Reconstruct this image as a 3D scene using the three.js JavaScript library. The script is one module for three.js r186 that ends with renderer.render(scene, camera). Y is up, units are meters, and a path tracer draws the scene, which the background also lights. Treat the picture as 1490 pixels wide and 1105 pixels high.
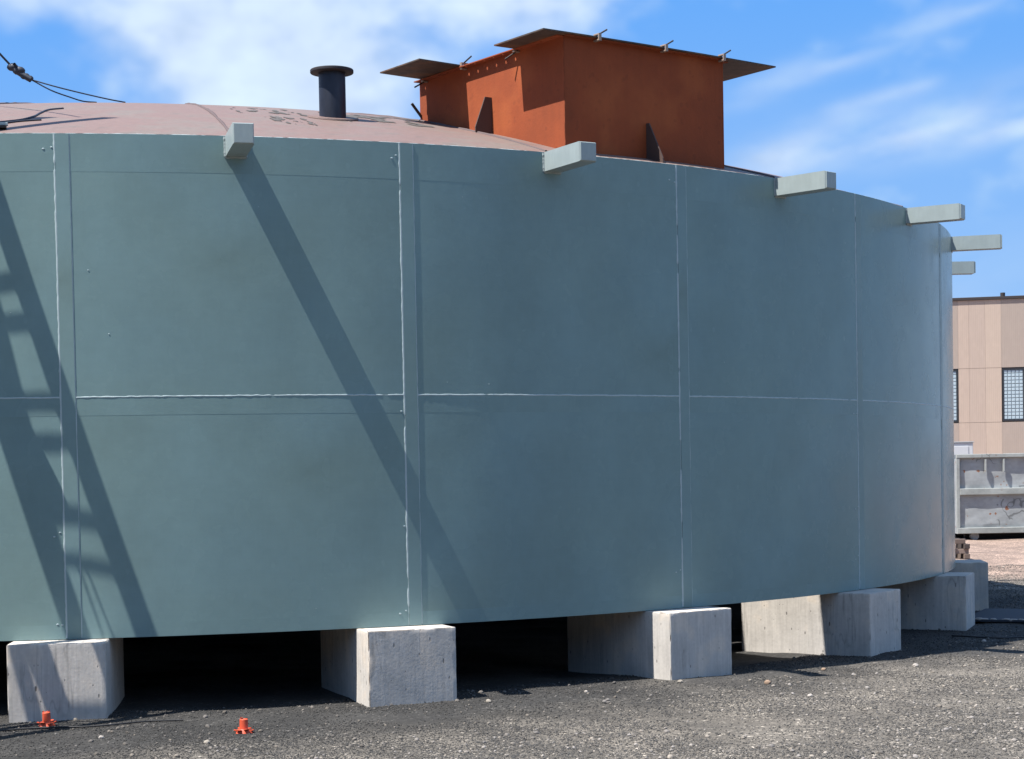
import * as THREE from 'three';
import { mergeGeometries, mergeVertices, toCreasedNormals } from 'three/addons/utils/BufferGeometryUtils.js';

// ---------- camera, sun, exposure ----------
const scene = new THREE.Scene();
const camera = new THREE.PerspectiveCamera(2 * Math.atan(767 / 2643.5) * 180 / Math.PI, 1490 / 1534, 0.1, 2000);
camera.position.set(0, 1.735, 0);
camera.rotation.set(-0.0312, 0, -0.0187, 'XYZ');
camera.setViewOffset(1490, 1534, 0, 0, 1490, 1105);          // the photograph is a crop: the lens axis lies below its middle
camera.updateProjectionMatrix();
const renderer = new THREE.WebGLRenderer({ antialias: true });
renderer.toneMapping = THREE.LinearToneMapping;
renderer.toneMappingExposure = 2.0;
renderer.shadowMap.enabled = true;
const D2R = Math.PI / 180;
const SUN_AZ = -63 * D2R, SUN_EL = 63 * D2R;
const S = new THREE.Vector3(Math.sin(SUN_AZ) * Math.cos(SUN_EL), Math.sin(SUN_EL), Math.cos(SUN_AZ) * Math.cos(SUN_EL));
const sun = new THREE.DirectionalLight(new THREE.Color(1, 0.96, 0.905), 5.0);
sun.position.copy(S).multiplyScalar(60).add(new THREE.Vector3(0, 0, -20));
sun.target.position.set(0, 0, -20);
sun.castShadow = true; sun.shadow.radius = 0.5; sun.shadow.mapSize.set(4096, 4096);
Object.assign(sun.shadow.camera, { left: -60, right: 60, top: 60, bottom: -60, near: 1, far: 200 });
scene.add(sun, sun.target);

// ---------- noise ----------
function rng(seed) { let s = seed >>> 0; return () => { s = (s + 0x6D2B79F5) | 0; let t = Math.imul(s ^ (s >>> 15), 1 | s); t = (t + Math.imul(t ^ (t >>> 7), 61 | t)) ^ t; return ((t ^ (t >>> 14)) >>> 0) / 4294967296; }; }
const H = new Float32Array(65536); { const r = rng(7); for (let i = 0; i < 65536; i++) H[i] = r(); }
const h2 = (x, y) => H[(Math.imul(x, 374761) ^ Math.imul(y, 668265263) ^ (Math.imul(x, 97) + y * 131)) & 65535];
const h3 = (x, y, z) => H[(Math.imul(x, 73856093) ^ Math.imul(y, 19349663) ^ Math.imul(z, 83492791)) & 65535];
const sm = (t) => t * t * (3 - 2 * t);
const clamp = (x, a = 0, b = 1) => Math.min(b, Math.max(a, x));
const step = (a, b, x) => sm(clamp((x - a) / (b - a)));
const mix = (a, b, t) => a + (b - a) * t;
function n2(x, y, px = 0, py = 0) {                           // value noise, periodic when px, py are given
  const X = Math.floor(x), Y = Math.floor(y), u = sm(x - X), v = sm(y - Y);
  const m = (a, p) => (p ? ((a % p) + p) % p : a);
  const x0 = m(X, px), x1 = m(X + 1, px), y0 = m(Y, py), y1 = m(Y + 1, py);
  return mix(mix(h2(x0, y0), h2(x1, y0), u), mix(h2(x0, y1), h2(x1, y1), u), v);
}
function fb2(x, y, o = 4, px = 0, py = 0) { let s = 0, a = 0.5, t = 0; for (let i = 0; i < o; i++) { s += a * n2(x + i * 0, y, px, py); t += a; a *= 0.5; x *= 2; y *= 2; px *= 2; py *= 2; } return s / t; }
function n3(x, y, z) {
  const X = Math.floor(x), Y = Math.floor(y), Z = Math.floor(z), u = sm(x - X), v = sm(y - Y), w = sm(z - Z);
  const a = mix(mix(h3(X, Y, Z), h3(X + 1, Y, Z), u), mix(h3(X, Y + 1, Z), h3(X + 1, Y + 1, Z), u), v);
  const b = mix(mix(h3(X, Y, Z + 1), h3(X + 1, Y, Z + 1), u), mix(h3(X, Y + 1, Z + 1), h3(X + 1, Y + 1, Z + 1), u), v);
  return mix(a, b, w);
}
function fb3(x, y, z, o = 4) { let s = 0, a = 0.5, t = 0; for (let i = 0; i < o; i++) { s += a * n3(x, y, z); t += a; a *= 0.5; x = x * 2.03 + 11; y = y * 2.03 + 5; z = z * 2.03 + 17; } return s / t; }

// ---------- sky: blue air with broken white cloud ----------
{
  const W = 3072, Hh = 1536, d = new Float32Array(W * Hh * 4);
  const g = (a, e, a0, e0, sa, se) => Math.exp(-((a - a0) ** 2) / (2 * sa * sa) - ((e - e0) ** 2) / (2 * se * se));
  for (let j = 0; j < Hh; j++) {
    const el = ((j + 0.5) / Hh - 0.5) * Math.PI, sy = Math.sin(el), cy = Math.cos(el), e = el / D2R;
    for (let i = 0; i < W; i++) {
      const phi = ((i + 0.5) / W - 0.5) * 2 * Math.PI, dx = Math.cos(phi) * cy, dz = Math.sin(phi) * cy;   // three.js equirect: u = atan2(z, x)
      const k = (j * W + i) * 4;
      if (e < -4) { d[k] = 0.1; d[k + 1] = 0.095; d[k + 2] = 0.09; d[k + 3] = 1; continue; }
      const up = Math.max(0, e);
      const f = Math.pow(clamp(up / 17), 0.8), z = clamp((up - 14) / 60);
      let r = mix(mix(0.42, 0.105, f), 0.05, z), gg = mix(mix(0.65, 0.385, f), 0.17, z), b = mix(mix(0.96, 0.965, f), 0.52, z);
      const az = Math.atan2(dx, -dz) / D2R;
      // cover: how thick the cloud may be here
      const low = fb3(dx * 2.1 + 3, sy * 4.2, dz * 2.1 + 8, 3);
      let cover = 0.42 + (low - 0.5) * 1.1, wisp = 0;
      if (Math.abs(az) < 40 && e < 30) {
        const w = step(40, 20, Math.abs(az)) * step(30, 19, e);
        let c = 0.2 + 0.72 * g(az, e, -9.0, 13.6, 5.8, 3.6) + 0.2 * g(az, e, -4.5, 11.8, 2.6, 1.6) + 0.5 * g(az, e, 1.2, 14.3, 2.1, 0.95) + 0.2 * g(az, e, -15.5, 14.6, 2, 1) - 0.34 * g(az, e, -15.2, 12.5, 1.5, 1.0) - 0.22 * g(az, e, -12.4, 11.5, 1.7, 0.6);
        cover = mix(cover, c, w);
        const t1 = e - (9.15 + (az - 7) * 0.115), t2 = e - (11.2 + (az - 7) * 0.32), t3 = e - (11.0 + (az - 11) * 0.2);
        const wn = fb3(dx * 22 + 4, sy * 110 - dx * 22, dz * 22, 5);
        wisp = w * (0.9 * Math.exp(-t1 * t1 / (t1 > 0 ? 1.0 : 0.4)) * step(5.5, 9, az) + 0.5 * Math.exp(-t2 * t2 / 0.22) * step(6, 8, az) + 0.4 * Math.exp(-t3 * t3 / 0.06) * step(9.5, 10.5, az) * step(14, 12.5, az)
          + 0.28 * step(9, 3, e)) * clamp(0.12 + 1.7 * (wn - 0.24));
      }
      const n = fb3(dx * 9 + 2, sy * 15 + 3, dz * 9 + 6, 6), nf = fb3(dx * 48, sy * 78, dz * 48, 5);
      const dens = cover + (n - 0.5) * 1.25 + (nf - 0.5) * 0.6;
      let a = step(0.22, 0.98, dens) * 0.9;
      a = Math.max(a, clamp(wisp));
      const lit = 0.98 + 0.4 * (nf - 0.5) + 0.35 * (n - 0.5);
      const cr = 0.74 * lit, cg = 0.88 * lit, cb = 1.02 * Math.min(1.0, lit * 1.06);
      r = mix(r, cr, a); gg = mix(gg, cg, a); b = mix(b, cb, a);
      d[k] = r * 0.5; d[k + 1] = gg * 0.5; d[k + 2] = b * 0.5; d[k + 3] = 1;
    }
  }
  const t = new THREE.DataTexture(d, W, Hh, THREE.RGBAFormat, THREE.FloatType);
  t.mapping = THREE.EquirectangularReflectionMapping; t.magFilter = THREE.LinearFilter; t.minFilter = THREE.LinearFilter; t.needsUpdate = true;
  scene.background = t; scene.environment = t;
}

// ---------- textures and materials ----------
function tex(w, h, fn, srgb, size) {                          // fn(u, v) -> [r, g, b] 0..1; size = metres covered
  const d = new Uint8Array(w * h * 4);
  for (let j = 0; j < h; j++) for (let i = 0; i < w; i++) { const c = fn(i / w, j / h, i, j), k = (j * w + i) * 4; d[k] = clamp(c[0]) * 255; d[k + 1] = clamp(c[1]) * 255; d[k + 2] = clamp(c[2]) * 255; d[k + 3] = 255; }
  const t = new THREE.DataTexture(d, w, h); t.wrapS = t.wrapT = THREE.RepeatWrapping; t.magFilter = THREE.LinearFilter; t.minFilter = THREE.LinearMipmapLinearFilter; t.generateMipmaps = true;
  if (srgb) t.colorSpace = THREE.SRGBColorSpace;
  t.repeat.set(1 / size[0], 1 / size[1]); t.needsUpdate = true; return t;
}
const s2 = (x) => (x <= 0.0031308 ? 12.92 * x : 1.055 * Math.pow(x, 1 / 2.4) - 0.055);
const lin = (r, g, b, k = 1) => [s2(clamp(r * k)), s2(clamp(g * k)), s2(clamp(b * k))];
const grey = (v) => [v, v, v];
const M = {};
// tank paint: satin grey-blue, rolled on; the roller leaves faint lanes and an uneven skin
M.paint = new THREE.MeshPhysicalMaterial({
  map: tex(1024, 1024, (u, v) => { const hue = fb2(u * 3, v * 4, 3, 3, 4) - 0.5, a = fb2(u * 6, v * 5, 4, 6, 5), b = n2(u * 150, v * 24, 150, 24), c = n2(u * 28, v * 220, 28, 220), e = fb2(u * 40, v * 40, 3, 40, 40); return lin(0.188 * (1 - 0.05 * hue), 0.278, 0.276 * (1 + 0.08 * hue), 0.9 + 0.2 * (a - 0.5) + 0.02 * (b - 0.5) + 0.02 * (c - 0.5) + 0.07 * (e - 0.5) + 0.1); }, true, [2.6, 2.6]),
  roughness: 0.32, roughnessMap: tex(512, 512, (u, v) => grey(0.82 + 0.36 * (fb2(u * 9, v * 9, 4, 9, 9) - 0.5)), false, [1.9, 1.9]),
  bumpMap: tex(1024, 1024, (u, v) => grey(0.5 + 0.55 * (fb2(u * 60, v * 60, 4, 60, 60) - 0.5) + 0.06 * (n2(u * 30, v * 160, 30, 160) - 0.5)), false, [1.3, 1.3]), bumpScale: 0.0004, specularIntensity: 0.4,
});
M.paintPlain = new THREE.MeshPhysicalMaterial({ map: M.paint.map, roughness: 0.4, bumpMap: M.paint.bumpMap, bumpScale: 0.0003, specularIntensity: 0.55 });
M.stub = new THREE.MeshPhysicalMaterial({ map: tex(256, 256, (u, v) => { const a = fb2(u * 8, v * 8, 4, 8, 8), b = n2(u * 60, v * 8, 60, 8); return lin(0.3, 0.352, 0.348, 0.97 + 0.16 * (a - 0.5) + 0.06 * (b - 0.5)); }, true, [0.7, 0.7]), roughness: 0.4, bumpMap: M.paint.bumpMap, bumpScale: 0.0004 });
M.bare = new THREE.MeshStandardMaterial({ color: new THREE.Color(0.07, 0.055, 0.048), roughness: 0.85 });
M.bead = new THREE.MeshStandardMaterial({ color: new THREE.Color(0.38, 0.46, 0.47), roughness: 0.45 });
M.roof = new THREE.MeshStandardMaterial({
  map: tex(1024, 1024, (u, v) => { const a = fb2(u * 5, v * 5, 5, 5, 5), b = fb2(u * 22 + 3, v * 22, 4, 22, 22), c = fb2(u * 90, v * 90, 2, 90, 90), dust = step(0.42, 0.7, a * 0.6 + b * 0.4), s = step(0.66, 0.74, b) * 0.12; const k = 0.96 + 0.16 * (c - 0.5) - s; return lin(mix(0.178, 0.168, dust), mix(0.116, 0.133, dust), mix(0.1, 0.114, dust), k); }, true, [3.1, 3.1]),
  roughness: 0.62, bumpMap: tex(512, 512, (u, v) => grey(fb2(u * 40, v * 40, 4, 40, 40)), false, [0.9, 0.9]), bumpScale: 0.0012,
});
M.roofSeam = new THREE.MeshStandardMaterial({ color: new THREE.Color(0.09, 0.062, 0.06), roughness: 0.8 });
M.peel = new THREE.MeshStandardMaterial({ color: new THREE.Color(0.075, 0.068, 0.062), roughness: 0.85 });
M.rust = new THREE.MeshStandardMaterial({
  map: tex(1024, 1024, (u, v) => { const a = fb2(u * 5, v * 5, 5, 5, 5), b = fb2(u * 34 + 9, v * 34, 4, 34, 34), c = n2(u * 90, v * 6, 90, 6), k = 0.92 + 0.4 * (a - 0.5) + 0.16 * (b - 0.5) + 0.06 * (c - 0.5), dk = step(0.66, 0.78, b) * 0.16, y = step(0.5, 0.72, a); return lin(mix(0.29, 0.32, y), mix(0.056, 0.07, y), mix(0.011, 0.015, y), k - dk); }, true, [2.4, 2.4]),
  roughness: 0.86, bumpMap: tex(512, 512, (u, v) => grey(fb2(u * 48, v * 48, 4, 48, 48)), false, [0.7, 0.7]), bumpScale: 0.0008,
});
M.millPlate = new THREE.MeshStandardMaterial({
  map: tex(512, 512, (u, v) => { const a = fb2(u * 6, v * 6, 5, 6, 6), b = fb2(u * 30, v * 30, 3, 30, 30), t = step(0.42, 0.62, a); return lin(mix(0.085, 0.15, t), mix(0.062, 0.08, t), mix(0.05, 0.045, t), 0.85 + 0.6 * (b - 0.5)); }, true, [1.3, 1.3]),
  roughness: 0.72, metalness: 0.15, bumpMap: M.rust.bumpMap, bumpScale: 0.001,
});
M.darkPipe = new THREE.MeshStandardMaterial({ map: tex(256, 256, (u, v) => { const b = fb2(u * 12, v * 12, 4, 12, 12); return lin(0.018, 0.022, 0.034, 0.8 + 0.7 * b); }, true, [0.7, 0.7]), roughness: 0.46, metalness: 0.25 });
M.flange = new THREE.MeshStandardMaterial({ map: tex(256, 256, (u, v) => { const b = fb2(u * 14, v * 14, 4, 14, 14); return lin(mix(0.02, 0.05, step(0.45, 0.75, b)), mix(0.02, 0.03, step(0.45, 0.75, b)), 0.026, 1); }, true, [0.5, 0.5]), roughness: 0.7, metalness: 0.2 });
M.finSteel = new THREE.MeshStandardMaterial({ color: new THREE.Color(0.075, 0.045, 0.036), roughness: 0.8 });
M.clamp = new THREE.MeshStandardMaterial({ color: new THREE.Color(0.33, 0.25, 0.2), roughness: 0.6, metalness: 0.3 });
M.clampBar = new THREE.MeshStandardMaterial({ color: new THREE.Color(0.05, 0.04, 0.035), roughness: 0.6, metalness: 0.4 });
M.concrete = [0, 1, 2].map((q) => {
  const holes = []; const r = rng(40 + q);
  for (let i = 0; i < 46; i++) holes.push([r(), r(), 0.002 + 0.008 * r() * r(), 1 + 2.2 * r()]);
  const hole = (u, v) => { let m = 0; for (const [x, y, s, st] of holes) { const dx = (u - x) / s, dy = (v - y) / (s * st); const q2 = dx * dx + dy * dy; if (q2 < 1) m = Math.max(m, 1 - q2); } return Math.min(1, m * 1.8); };
  return new THREE.MeshStandardMaterial({
    map: tex(768, 768, (u, v) => { const o = q * 7, st = fb2(u * 42 + o, v * 3 + o, 3), sf = n2(u * 130 + o, v * 7), a = fb2(u * 5 + o, v * 5 + 3, 5), c = fb2(u * 60, v * 60 + o, 3), h = hole(u, v), crack = step(0.028, 0.0, Math.abs(fb2(u * 9 + o, v * 1.4 + o * 2, 4) - 0.5)) * step(0.52, 0.66, fb2(u * 3 + o * 3, v * 3, 2)); const k = 0.96 + 0.22 * (st - 0.5) + 0.1 * (sf - 0.5) + 0.38 * (a - 0.5) + 0.14 * (c - 0.5) - 0.5 * h - 0.22 * crack, w = step(0.5, 0.7, a); return lin(mix(0.525, 0.56, w), mix(0.492, 0.497, w), mix(0.45, 0.428, w), k); }, true, [1.1, 1.1]),
    roughness: 0.93, bumpMap: tex(768, 768, (u, v) => { const o = q * 7; return grey(0.72 + 0.3 * (fb2(u * 42 + o, v * 3 + o, 3) - 0.5) + 0.25 * (fb2(u * 70, v * 70 + o, 3) - 0.5) - 0.6 * hole(u, v)); }, false, [1.1, 1.1]), bumpScale: 0.0022,
  });
});
M.ground = new THREE.MeshStandardMaterial({
  map: tex(1536, 1536, (u, v) => {
    const a = fb2(u * 11, v * 11, 4, 11, 11), c = n2(u * 330, v * 330, 330, 330), e = n2(u * 170 + 0.4, v * 170, 170, 170), b = fb2(u * 500, v * 500, 2, 500, 500);
    const pale = step(0.83, 0.9, c) * 0.8 + step(0.86, 0.92, e);
    const k = 0.62 + 0.5 * (b - 0.4) + 0.45 * (a - 0.5) + 0.35 * (e - 0.5) + 1.5 * pale * step(0.3, 0.7, a + 0.15);
    return lin(0.108, 0.104, 0.098, k);
  }, true, [4.3, 4.3]),
  bumpMap: tex(1024, 1024, (u, v) => grey(0.35 + 0.4 * n2(u * 230, v * 230, 230, 230) + 0.3 * n2(u * 460, v * 460, 460, 460) - 0.1 + 0.3 * fb2(u * 16, v * 16, 3, 16, 16)), false, [4.3, 4.3]), bumpScale: 0.007,
  roughness: 0.95, vertexColors: true,
});
M.orange = new THREE.MeshStandardMaterial({ color: new THREE.Color(0.52, 0.075, 0.03), roughness: 0.5 });
M.blackRubber = new THREE.MeshStandardMaterial({ color: new THREE.Color(0.018, 0.018, 0.02), roughness: 0.6 });
M.wire = new THREE.MeshStandardMaterial({ color: new THREE.Color(0.035, 0.04, 0.055), roughness: 0.55, metalness: 0.4 });
M.boom = new THREE.MeshStandardMaterial({ color: new THREE.Color(0.32, 0.26, 0.08), roughness: 0.5 });
M.stone = new THREE.MeshStandardMaterial({ color: 0xffffff, roughness: 0.92 });
M.stoneSingle = [[0.27, 0.24, 0.2], [0.34, 0.31, 0.28], [0.26, 0.18, 0.125]].map((c) => new THREE.MeshStandardMaterial({ color: new THREE.Color(...c), roughness: 0.92 }));

// ---------- helpers ----------
const taken = {};
function numbered(name) { const k = taken[name] = (taken[name] ?? -1) + 1; return k ? `${name}_${String(k).padStart(3, '0')}` : name; }
function shade(o) { o.traverse((m) => { if (m.isMesh) { m.castShadow = true; m.receiveShadow = true; } }); return o; }
function part(parent, name, geo, mat, label) { const m = new THREE.Mesh(geo, mat); m.name = name; m.castShadow = m.receiveShadow = true; if (label) m.userData.label = label; parent.add(m); return m; }
function thing(name, label, category, pos = [0, 0, 0], turn = 0, group) { const o = new THREE.Group(); o.name = numbered(name); o.position.set(...pos); o.rotation.y = turn; o.userData = { label, category }; if (group) o.userData.group = group; scene.add(o); return o; }
function boxUV(geo) {                                          // uv in metres from position, by face direction
  const g = geo.index ? geo.toNonIndexed() : geo, p = g.attributes.position, n = p.count, uv = new Float32Array(n * 2);
  for (let i = 0; i < n; i += 3) {
    const a = new THREE.Vector3().fromBufferAttribute(p, i), b = new THREE.Vector3().fromBufferAttribute(p, i + 1), c = new THREE.Vector3().fromBufferAttribute(p, i + 2);
    const nn = b.clone().sub(a).cross(c.clone().sub(a)), ax = Math.abs(nn.x), ay = Math.abs(nn.y), az = Math.abs(nn.z);
    [a, b, c].forEach((q, k) => { const [s, t] = ay >= ax && ay >= az ? [q.x, q.z] : ax >= az ? [q.z, q.y] : [q.x, q.y]; uv[(i + k) * 2] = s; uv[(i + k) * 2 + 1] = t; });
  }
  g.setAttribute('uv', new THREE.BufferAttribute(uv, 2)); return g;
}
function bx(x0, x1, y0, y1, z0, z1, bev = 0) {                  // box, with small chamfers on its edges when bev > 0
  if (!bev) { const g = new THREE.BoxGeometry(x1 - x0, y1 - y0, z1 - z0); g.translate((x0 + x1) / 2, (y0 + y1) / 2, (z0 + z1) / 2); return boxUV(g); }
  const s = new THREE.Shape(), w = x1 - x0 - 2 * bev, h = y1 - y0 - 2 * bev; s.moveTo(0, 0); s.lineTo(w, 0); s.lineTo(w, h); s.lineTo(0, h); s.closePath();
  const g = new THREE.ExtrudeGeometry(s, { depth: z1 - z0 - 2 * bev, bevelEnabled: true, bevelThickness: bev, bevelSize: bev, bevelSegments: 2, steps: 1 });
  g.translate(x0 + bev, y0 + bev, z0 + bev); return boxUV(g);
}
function tube(pts, r, seg = 40, rad = 6) { return new THREE.TubeGeometry(new THREE.CatmullRomCurve3(pts.map((p) => new THREE.Vector3(...p))), seg, r, rad, false); }
const V = (x, y, z) => new THREE.Vector3(x, y, z);
function bar(a, b, w, d, bevel = 0) {                          // straight bar from a to b, w wide (across), d deep
  const A = V(...a), B = V(...b), L = A.distanceTo(B), g = bevel ? bx(-w / 2, w / 2, -d / 2, d / 2, 0, L, bevel) : bx(-w / 2, w / 2, -d / 2, d / 2, 0, L);
  const q = new THREE.Quaternion(), m = new THREE.Matrix4().lookAt(B, A, V(0, 0, 1)); q.setFromRotationMatrix(m);
  g.applyQuaternion(q); g.translate(A.x, A.y, A.z); return g;
}

// ---------- the ground ----------
const CX = -4.418, CZ = -22.809, R = 9.7, T = 3.66, BASE = 0.565, RIM = BASE + T, SEAM0 = 6.945, DA = 15;
const polar = (a, r) => [CX + r * Math.sin(a * D2R), CZ + r * Math.cos(a * D2R)];
function gh(x, z) {                                            // lie of the ground
  const r = Math.hypot(x - CX, z - CZ);
  let h = (fb2(x * 0.55 + 40, z * 0.55 + 40, 3) - 0.5) * 0.06 + (fb2(x * 2.3 + 9, z * 2.3 + 9, 3) - 0.5) * 0.03;
  const far = step(24, 34, -z);
  h += far * ((fb2(x * 0.8 + 3, z * 0.8, 3) - 0.5) * 0.16);
  return h * step(0, 3, Math.abs(r - 30) + 3) ;
}
{
  const line = (lo, a, b, hi, d) => { const o = []; let s = d; for (let q = a; q > lo; q -= s) { o.unshift(q); s *= 1.22; } o.unshift(lo); for (let q = a + d; q < b; q += d) o.push(q); s = d; for (let q = b; q < hi; q += s) { o.push(q); s *= 1.22; } o.push(hi); return o; };
  const xs = line(-700, -6, 10, 700, 0.075), zs = line(-900, -26, -9.5, 300, 0.075);
  const nx = xs.length, nz = zs.length, P = new Float32Array(nx * nz * 3), C = new Float32Array(nx * nz * 3), U = new Float32Array(nx * nz * 2), I = [];
  for (let j = 0; j < nz; j++) for (let i = 0; i < nx; i++) {
    const x = xs[i], z = zs[j], k = j * nx + i;
    P[k * 3] = x; P[k * 3 + 1] = gh(x, z); P[k * 3 + 2] = z; U[k * 2] = x; U[k * 2 + 1] = z;
    // dark fines by the tank, paler gravel out in the yard, pink sandy fill behind
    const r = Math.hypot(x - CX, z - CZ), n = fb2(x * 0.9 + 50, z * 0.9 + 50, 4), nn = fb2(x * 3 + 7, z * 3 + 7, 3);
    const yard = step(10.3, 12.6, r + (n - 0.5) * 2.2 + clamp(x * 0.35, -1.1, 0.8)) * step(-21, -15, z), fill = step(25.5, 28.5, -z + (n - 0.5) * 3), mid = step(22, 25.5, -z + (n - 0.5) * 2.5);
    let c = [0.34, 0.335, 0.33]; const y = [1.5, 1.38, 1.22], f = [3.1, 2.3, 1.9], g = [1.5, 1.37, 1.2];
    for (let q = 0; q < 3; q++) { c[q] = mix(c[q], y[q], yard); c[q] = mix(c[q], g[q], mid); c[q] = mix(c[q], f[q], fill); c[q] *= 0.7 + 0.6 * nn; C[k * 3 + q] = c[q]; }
    if (i < nx - 1 && j < nz - 1) { const a = k, b = k + 1, cc = k + nx, dd = k + nx + 1; I.push(a, cc, b, b, cc, dd); }
  }
  const g = new THREE.BufferGeometry(); g.setAttribute('position', new THREE.BufferAttribute(P, 3)); g.setAttribute('color', new THREE.BufferAttribute(C, 3)); g.setAttribute('uv', new THREE.BufferAttribute(U, 2)); g.setIndex(I); g.computeVertexNormals();
  const m = new THREE.Mesh(g, M.ground); m.name = 'ground'; m.receiveShadow = m.castShadow = true; m.userData = { kind: 'structure', label: 'dark gravel yard with paler pebbles and pink sandy fill behind', category: 'ground' }; scene.add(m);
}

// ---------- the tank ----------
const roofZ = (r) => Math.sqrt(31.2 * 31.2 - r * r) - Math.sqrt(31.2 * 31.2 - R * R);
const tank = thing('storage_tank', 'huge round grey-blue painted steel tank with pink domed roof standing on concrete blocks', 'tank', [CX, BASE, CZ]);
// a curved sheet with thickness between two angles (degrees) and two heights
function sheet(r, th, a0, a1, y0, y1, na, ny, uo = 0, wob = 0, seed = 0, skin = false) {
  const P = [], U = [], I = [];
  const add = (rr, out) => {
    const off = P.length / 3;
    for (let j = 0; j <= ny; j++) for (let i = 0; i <= na; i++) {
      const a = mix(a0, a1, i / na) * D2R, y = mix(y0, y1, j / ny), e = sm(clamp(Math.min(i, na - i) / 3)) * sm(clamp(Math.min(j, ny - j) / 3));
      const q = rr + (out ? wob * e * (fb2(i / na * 4 + seed * 9, y * 1.5 + seed * 5, 2) - 0.5) : 0);
      P.push(q * Math.sin(a), y, q * Math.cos(a)); U.push(r * a + uo, y + uo * 1.7);
    }
    for (let j = 0; j < ny; j++) for (let i = 0; i < na; i++) { const k = off + j * (na + 1) + i, l = k + na + 1; out ? I.push(k, k + 1, l, l, k + 1, l + 1) : I.push(k, l, k + 1, l, l + 1, k + 1); }
  };
  add(r, true); if (!skin) add(r - th, false);
  const g = new THREE.BufferGeometry(); g.setAttribute('position', new THREE.Float32BufferAttribute(P, 3)); g.setAttribute('uv', new THREE.Float32BufferAttribute(U, 2)); g.setIndex(I); g.computeVertexNormals();
  // rim faces
  const E = [], EU = []; const pt = (rr, a, y) => [rr * Math.sin(a * D2R), y, rr * Math.cos(a * D2R)];
  const quad = (a, b, c, d) => { for (const q of [a, b, c, a, c, d]) { E.push(...q); EU.push(q[0], q[1] + q[2]); } };
  for (let i = 0; i < na; i++) { const a = mix(a0, a1, i / na), b = mix(a0, a1, (i + 1) / na); quad(pt(r, a, y1), pt(r, b, y1), pt(r - th, b, y1), pt(r - th, a, y1)); quad(pt(r, b, y0), pt(r, a, y0), pt(r - th, a, y0), pt(r - th, b, y0)); }
  quad(pt(r - th, a0, y0), pt(r, a0, y0), pt(r, a0, y1), pt(r - th, a0, y1)); quad(pt(r, a1, y0), pt(r - th, a1, y0), pt(r - th, a1, y1), pt(r, a1, y1));
  const e = new THREE.BufferGeometry(); e.setAttribute('position', new THREE.Float32BufferAttribute(E, 3)); e.setAttribute('uv', new THREE.Float32BufferAttribute(EU, 2)); e.computeVertexNormals();
  return mergeGeometries([g.toNonIndexed(), e]);
}
// weld bead: an uneven half-round run along fn(t) = [point, outward]
function beadGeo(fn, n, rad, seed, gaps = 0, flat = 0.42) {
  const P = [], I = [], K = 6;
  for (let i = 0; i <= n; i++) {
    const t = i / n, [p, o, side] = fn(t), wob = (n2(t * n * 0.35, seed * 3.1) - 0.5) * 0.0035; let r = rad * (0.72 + 0.6 * n2(t * n * 0.7, seed * 7.7 + 3)); if (n2(t * n * 0.16, seed * 1.3 + 50) < gaps) r *= 0.25;
    for (let k = 0; k <= K; k++) { const q = Math.PI * k / K, s = Math.cos(q) * r + wob, u = Math.sin(q) * r * flat - 0.0008; P.push(p[0] + side[0] * s + o[0] * u, p[1] + side[1] * s + o[1] * u, p[2] + side[2] * s + o[2] * u); }
    if (i < n) for (let k = 0; k < K; k++) { const a = i * (K + 1) + k, b = a + K + 1; I.push(a, b, a + 1, b, b + 1, a + 1); }
  }
  const g = new THREE.BufferGeometry(); g.setAttribute('position', new THREE.Float32BufferAttribute(P, 3)); g.setAttribute('uv', new THREE.Float32BufferAttribute(new Float32Array(P.length / 3 * 2), 2)); g.setIndex(I); g.computeVertexNormals(); return g;
}
const MID = 0.48 * T, half = 0.006;                            // half: joint half-width in degrees (1 mm)
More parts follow.
